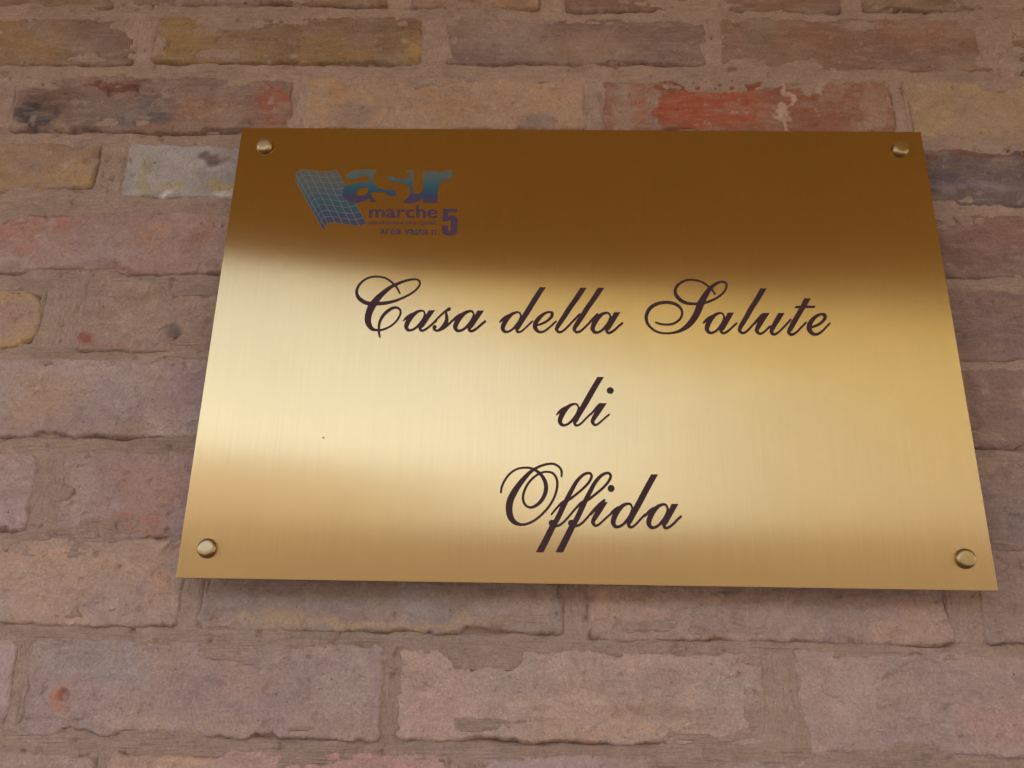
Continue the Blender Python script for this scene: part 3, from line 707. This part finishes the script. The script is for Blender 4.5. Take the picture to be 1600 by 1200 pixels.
MARK_A = [(-203.8, 149.71), (-201.29, 153.02), (-196.86, 155.8), (-190.96, 157.02), (-185.0, 157.38), (-180.3, 156.79), (-175.94, 156.36), (-177.57, 153.99), (-179.12, 151.64), (-179.72, 148.9), (-179.28, 144.63), (-177.15, 140.77), (-172.97, 137.71), (-168.28, 136.6), (-162.98, 136.26), (-159.11, 135.37), (-157.72, 133.23), (-158.36, 130.92), (-161.26, 129.98), (-164.57, 130.48), (-166.78, 132.0), (-168.1, 134.06), (-172.04, 133.87), (-180.56, 133.34), (-180.36, 132.42), (-178.23, 128.45), (-174.5, 124.05), (-177.87, 123.49), (-179.73, 123.86), (-181.12, 127.51), (-185.16, 124.57), (-190.94, 122.99), (-196.87, 123.32), (-201.68, 125.95), (-204.7, 130.52), (-204.83, 135.9), (-202.18, 139.78), (-197.08, 142.15), (-190.56, 143.37), (-184.0, 144.12), (-182.32, 144.6), (-182.26, 147.32), (-183.41, 149.41), (-185.77, 150.02), (-189.08, 149.84), (-191.52, 148.8), (-192.16, 146.85), (-196.8, 146.81), (-202.49, 147.54)]
MARK_HOLE = [(-193.4, 133.3), (-191.97, 136.01), (-188.16, 137.97), (-182.7, 139.02), (-182.29, 135.32), (-183.74, 131.85), (-186.88, 129.91), (-190.83, 129.87), (-192.91, 131.23)]
MARK_SUR = [(-168.32, 148.92), (-165.91, 150.5), (-162.57, 150.21), (-160.82, 148.67), (-157.77, 147.53), (-153.13, 147.41), (-149.19, 147.99), (-148.09, 149.55), (-147.81, 152.68), (-149.58, 154.62), (-152.18, 155.93), (-149.03, 156.42), (-144.91, 156.46), (-144.34, 144.14), (-144.09, 134.11), (-142.34, 132.21), (-139.05, 132.01), (-136.52, 133.8), (-135.09, 136.5), (-135.85, 155.9), (-122.99, 156.01), (-122.51, 154.29), (-119.14, 156.04), (-115.2, 156.85), (-109.68, 156.51), (-110.99, 151.42), (-112.77, 146.58), (-116.73, 146.55), (-119.96, 144.97), (-121.67, 142.01), (-122.24, 137.38), (-122.23, 123.45), (-134.31, 123.19), (-135.05, 128.45), (-137.39, 125.75), (-141.83, 123.05), (-147.03, 122.47), (-152.14, 123.72), (-148.61, 127.18), (-146.22, 131.03), (-145.74, 134.1), (-147.37, 139.48), (-150.17, 142.16), (-155.53, 143.43), (-160.9, 144.78), (-165.65, 146.68)]
FLAG_TOP = [(-247.45, 145.36), (-247.14, 151.61), (-244.34, 156.06), (-237.6, 156.11), (-229.64, 155.05), (-222.28, 154.32), (-216.74, 155.16), (-211.49, 155.99)]
FLAG_BOT = [(-217.67, 95.22), (-216.77, 99.12), (-214.66, 102.41), (-208.25, 102.91), (-201.88, 102.08), (-194.37, 100.58), (-187.78, 100.2), (-181.27, 102.28)]
BOX_MARCHE = [(-180.52, 120.24), (-122.21, 120.76), (-121.62, 108.44), (-179.65, 108.41)]
BOX_TINY = [(-179.32, 105.45), (-122.14, 105.66), (-121.91, 100.76), (-178.96, 100.6)]
BOX_AREA = [(-169.33, 97.99), (-119.37, 97.84), (-119.09, 91.79), (-168.92, 92.19)]



def catmull(P, k):
    P = np.asarray(P, float)
    Q = np.vstack([2 * P[0] - P[1], P, 2 * P[-1] - P[-2]])
    out = []
    for i in range(len(P) - 1):
        p0, p1, p2, p3 = Q[i:i + 4]
        for j in range(k):
            t = j / k
            out.append(.5 * (2 * p1 + (p2 - p0) * t + (2 * p0 - 5 * p1 + 4 * p2 - p3) * t * t + (3 * p1 - p0 - 3 * p2 + p3) * t ** 3))
    out.append(P[-1])
    return np.array(out)


class Ink:
    """Flat enamel strokes; each stroke lies a hundredth of a millimetre over the one before."""
    def __init__(self, base=.06):
        self.v, self.f, self.y = [], [], base

    def add(self, pts, faces, ramp=None):
        n = len(self.v)
        dy = ramp if ramp is not None else [0.0] * len(pts)
        self.v += [(x * .001, -(self.y + d) * .001, z * .001 + LIFT) for (x, z), d in zip(pts, dy)]
        self.f += [tuple(n + i for i in fc) for fc in faces]
        self.y += .006 + max(dy)

    def disc(self, x, z, rx, rz, n=28):
        self.add([(x + rx * math.cos(2 * math.pi * k / n), z + rz * math.sin(2 * math.pi * k / n)) for k in range(n)], [tuple(range(n))])

    def stroke(self, kind, pts, ox, oz):
        if kind == 'd':
            c = pts[0]
            self.disc(c[0] + ox, c[1] + oz, c[2], c[3])
            return
        P = catmull(pts, 6 if len(pts) > 2 else 1) + np.array([ox, oz, ox, oz])
        n = len(P)
        self.add([tuple(p[:2]) for p in P] + [tuple(p[2:]) for p in P], [(i, i + 1, n + i + 1, n + i) for i in range(n - 1)],
                 [.0005 * i for i in range(n)] * 2)         # later ink lies over earlier ink where a stroke crosses itself
        if kind == 'n':
            for p in (P[0], P[-1]):
                r = math.hypot(p[0] - p[2], p[1] - p[3]) / 2
                if r > .4:
                    self.disc((p[0] + p[2]) / 2, (p[1] + p[3]) / 2, r, r, 16)

    def poly(self, outline, holes=()):
        loops = [[Vector((x, z, 0)) for x, z in outline]] + [[Vector((x, z, 0)) for x, z in h] for h in holes]
        self.add(list(outline) + [q for h in holes for q in h], tessellate_polygon(loops))

    def build(self, name, mat, parent, label=None):
        me = mesh_pf(name, self.v, self.f)
        bm = bmesh.new()
        bm.from_mesh(me)
        for f in bm.faces:
            if f.normal.y > 0:
                f.normal_flip()
        bm.to_mesh(me)
        bm.free()
        return tag(link(name, me, mat, parent), label)


for word, seq in WORDS.items():
    ink = Ink()
    for g, ax, az in seq:
        for kind, pts in GLYPH[g]:
            ink.stroke(kind, pts, ax, az)
    if word == 'di':
        ink.disc(*DOT_DI[:2], DOT_DI[2], DOT_DI[2])
    if word == 'Offida':
        ink.disc(*DOT_OFFIDA[:2], DOT_OFFIDA[2], DOT_OFFIDA[2])
    ink.build('lettering', M_INK, plq, 'dark plum script word reading %s' % word)

# logo: a waving chequered sheet with the lettering beside it
top, bot = catmull(FLAG_TOP, 8), catmull(FLAG_BOT, 8)
zz = [q[1] * .001 for q in MARK_SUR]
MARK_TOP, MARK_LOW = max(zz), min(zz)
ZT = max(q[1] for q in FLAG_TOP) * .001 + LIFT
ZB = min(q[1] for q in FLAG_BOT) * .001 + LIFT
M_FLAG = gradient_print('flag_ink', ZT, ZB, [(0, (.130, .125, .105)), (.25, (.085, .130, .130)), (.55, (.035, .110, .150)), (.82, (.050, .070, .130)), (1, (.075, .050, .100))])
M_MARK = gradient_print('wordmark_ink', MARK_TOP + LIFT, MARK_LOW + LIFT, [(0, (.140, .135, .110)), (.28, (.080, .140, .145)), (.52, (.025, .110, .160)), (.76, (.045, .060, .125)), (1, (.095, .045, .100))])
ink = Ink(.04)
ink.add([tuple(p) for p in top] + [tuple(p) for p in bot], [(i, i + 1, len(top) + i + 1, len(top) + i) for i in range(len(top) - 1)])
flag = ink.build('logo', M_PALE, plq, 'small teal and purple chequered flag logo beside lower case lettering')
ROWS = 9
ink = Ink(.055)
for r in range(ROWS):
    for c in range(7):
        a0, a1 = c * 8, c * 8 + 8
        gu = .05 if c else .12
        us = np.linspace(a0 + 8 * gu, a1 - 8 * gu, 5)
        f0, f1 = (r + .045) / ROWS, (r + .955) / ROWS
        pu = lambda arr: np.stack([np.interp(us, np.arange(len(arr)), arr[:, k]) for k in (0, 1)], -1)
        T, B = pu(top), pu(bot)
        p0, p1 = T + (B - T) * f0, T + (B - T) * f1
        ink.add([tuple(q) for q in p0] + [tuple(q) for q in p1], [(i, i + 1, 5 + i + 1, 5 + i) for i in range(4)])
        ink.y -= .006
ink.build('flag_cells', M_FLAG, flag)
ink = Ink(.075)
ink.poly(MARK_A, [MARK_HOLE])
ink.poly(MARK_SUR)
ink.build('wordmark', M_MARK, flag, 'heavy merged lower case letters asur')
ink = Ink(.06)
ink.poly(FIVE)
ink.build('numeral', M_PRINT, flag, 'heavy condensed numeral 5')


def printed(text, box, bold, top_ch, mat, label):
    """Built-in sans lettering fitted to a four-cornered box on the plate."""
    cu = bpy.data.curves.new('lettering', 'FONT')
    cu.body = text
    cu.size = 1.0
    cu.resolution_u = 3
    t = bpy.data.objects.new('lettering', cu)
    COL.objects.link(t)
    dg = bpy.context.evaluated_depsgraph_get()
    me = bpy.data.meshes.new_from_object(t.evaluated_get(dg))
    bpy.data.objects.remove(t)
    co = np.array([v.co[:2] for v in me.vertices])
    lo, hi = co.min(0), co.max(0)
    if not any(ch in text for ch in 'gpqy'):
        lo[1] = min(0, lo[1])
    uv = (co - lo) / (hi - lo)
    tl, tr, br, bl = [np.array(q) for q in box]
    for v, (u, w) in zip(me.vertices, uv):
        q = (bl * (1 - u) + br * u) * (1 - w) + (tl * (1 - u) + tr * u) * w
        v.co = (q[0] * .001, -.00006, q[1] * .001 + LIFT)
    me.update()
    # heavier weight: the same letters laid again a hair to each side
    co = [tuple(v.co) for v in me.vertices]
    fc = [tuple(p_.vertices) for p_ in me.polygons]
    n, vv, ff = len(co), [], []
    for k, (ox, oz) in enumerate(((0, 0), (-1, .4), (1, -.4), (-.5, -.5), (.5, .5)) if bold else ((0, 0),)):
        vv += [(x + ox * bold, y - k * 4e-6, z + oz * bold) for x, y, z in co]
        ff += [tuple(i + k * n for i in f) for f in fc]
    bpy.data.meshes.remove(me)
    return tag(link('lettering', mesh_pf('lettering', vv, ff), mat, flag), label)


printed('marche', BOX_MARCHE, .00042, 'h', M_PRINT, 'purple sans word reading marche')
printed('azienda sanitaria unica regionale', BOX_TINY, .00008, 'd', M_PRINT, 'tiny purple line of sans lettering')
printed('area vasta n.', BOX_AREA, .00022, 't', M_PRINT, 'small purple words reading area vasta n.')

# specks of dirt on the sheet
r2 = random.Random(3)
ink = Ink(.03)
for x, z, s in ((-200.5, -90.0, .7), (-69.5, 5.5, .25)):
    n = 9
    ink.add([(x + s * (1 + .5 * r2.uniform(-1, 1)) * math.cos(2 * math.pi * k / n) * 1.2, z + s * (1 + .5 * r2.uniform(-1, 1)) * math.sin(2 * math.pi * k / n)) for k in range(n)], [tuple(range(n))])
tag(ink.build('dirt_specks', M_DIRT, plq), kind='stuff')

# ------------------------------------------------------------------ surroundings that only the metal mirrors
def prism(name, poly, z0, z1, mat, parent=None, loc=(0, 0, 0)):
    n = len(poly)
    vv = [(x, y, z0) for x, y in poly] + [(x, y, z1) for x, y in poly]
    ff = [tuple(range(n - 1, -1, -1)), tuple(range(n, 2 * n))] + [(i, (i + 1) % n, n + (i + 1) % n, n + i) for i in range(n)]
    return link(name, mesh_pf(name, vv, ff), mat, parent, loc)


me = mesh_pf('ground', [(-200, -200, 0), (200, -200, 0), (200, 200, 0), (-200, 200, 0)], [(0, 1, 2, 3)])
tag(link('ground', me, plain('pale_paving', (.165, .128, .098), .9, noise=.15, scale=3)), kind='structure')

def prism_y(name, poly, y0, y1, mat, parent=None, loc=(0, 0, 0)):
    n = len(poly)
    vv = [(x, y0, z) for x, z in poly] + [(x, y1, z) for x, z in poly]
    ff = [tuple(range(n)), tuple(range(2 * n - 1, n - 1, -1))] + [(i, n + i, n + (i + 1) % n, (i + 1) % n) for i in range(n)]
    return link(name, mesh_pf(name, vv, ff), mat, parent, loc)


def cloth(name, color):
    m = bpy.data.materials.new(name)
    n, l = nodes(m)
    p = n['Principled BSDF']
    p.inputs['Base Color'].default_value = (*color, 1)
    p.inputs['Roughness'].default_value = .9
    t = n.new('ShaderNodeBsdfTranslucent')
    t.inputs['Color'].default_value = (*color, 1)
    mx = n.new('ShaderNodeMixShader')
    mx.inputs[0].default_value = .6
    l.new(p.outputs[0], mx.inputs[1])
    l.new(t.outputs[0], mx.inputs[2])
    l.new(mx.outputs[0], n['Material Output'].inputs['Surface'])
    return m


roof = empty('porch_roof', (0, 0, 2.9))
tag(roof, 'wooden porch roof sheltering the brick wall above the plaque', 'roof')
prism('ceiling', [(-4.4, -.03), (4.4, -.03), (4.4, -2.261), (1.091, -1.79), (-0.869, -1.511), (-4.4, -1.008)], 0, .16,
      plain('brown_boards', (.74, .50, .145), .8, noise=.12), roof)

aw = empty('added_awning', (0, 0, 2.96))  # unseen, added so the brass mirrors a mid-gold wedge; outline fitted to it
tag(aw, 'unseen pale translucent cloth added so the plaque mirrors a mid-tone wedge', 'added_awning')
prism('wedge_sheet', [(-0.891, -1.559), (1.091, -1.830), (2.8, -2.073), (2.8, -3.6), (1.776, -3.215), (0.857, -2.737), (0.34, -2.448), (-0.184, -2.061), (-0.534, -1.734)],
      0, .003, cloth('wedge_cloth', (.68, .66, .50)), aw)

ha = empty('terrace_house', (0, -14, 0))
tag(ha, 'long low terrace house across the yard', 'house')
prism('wall', [(-30, 0), (30, 0), (30, -1.6), (-30, -1.6)], 0, 4.98, plain('dun_render', (.108, .085, .060), .9, noise=.12, scale=2), ha)
prism('roof', [(-30, .003), (30, .003), (30, -1.8), (-30, -1.8)], 4.983, 5.12, plain('clay_tiles', (.108, .085, .060), .9, noise=.2), ha)
hb = empty('gabled_house', (0, -16.2, 0))
tag(hb, 'pale gabled house behind the low terrace', 'house')
prism_y('wall', [(-16, 0), (-.84, 0), (-.84, 6.18), (-2.72, 6.79), (-5.95, 7.14), (-16, 7.14)], 0, -5, plain('sand_render', (.19, .165, .128), .9, noise=.08, scale=2), hb)
hc = empty('tall_house', (9, -16.2, 0))
tag(hc, 'tall cream rendered house behind the low terrace', 'house')
prism('wall', [(-5.2, 0), (14, 0), (14, -6), (-5.2, -6)], 0, 12.4, plain('cream_render', (.195, .185, .155), .9, noise=.08, scale=2), hc)
prism('roof', [(-5.5, .4), (14.3, .4), (14.3, -6.4), (-5.5, -6.4)], 12.4, 12.6, plain('clay_tiles_old', (.30, .15, .09), .9, noise=.2), hc)
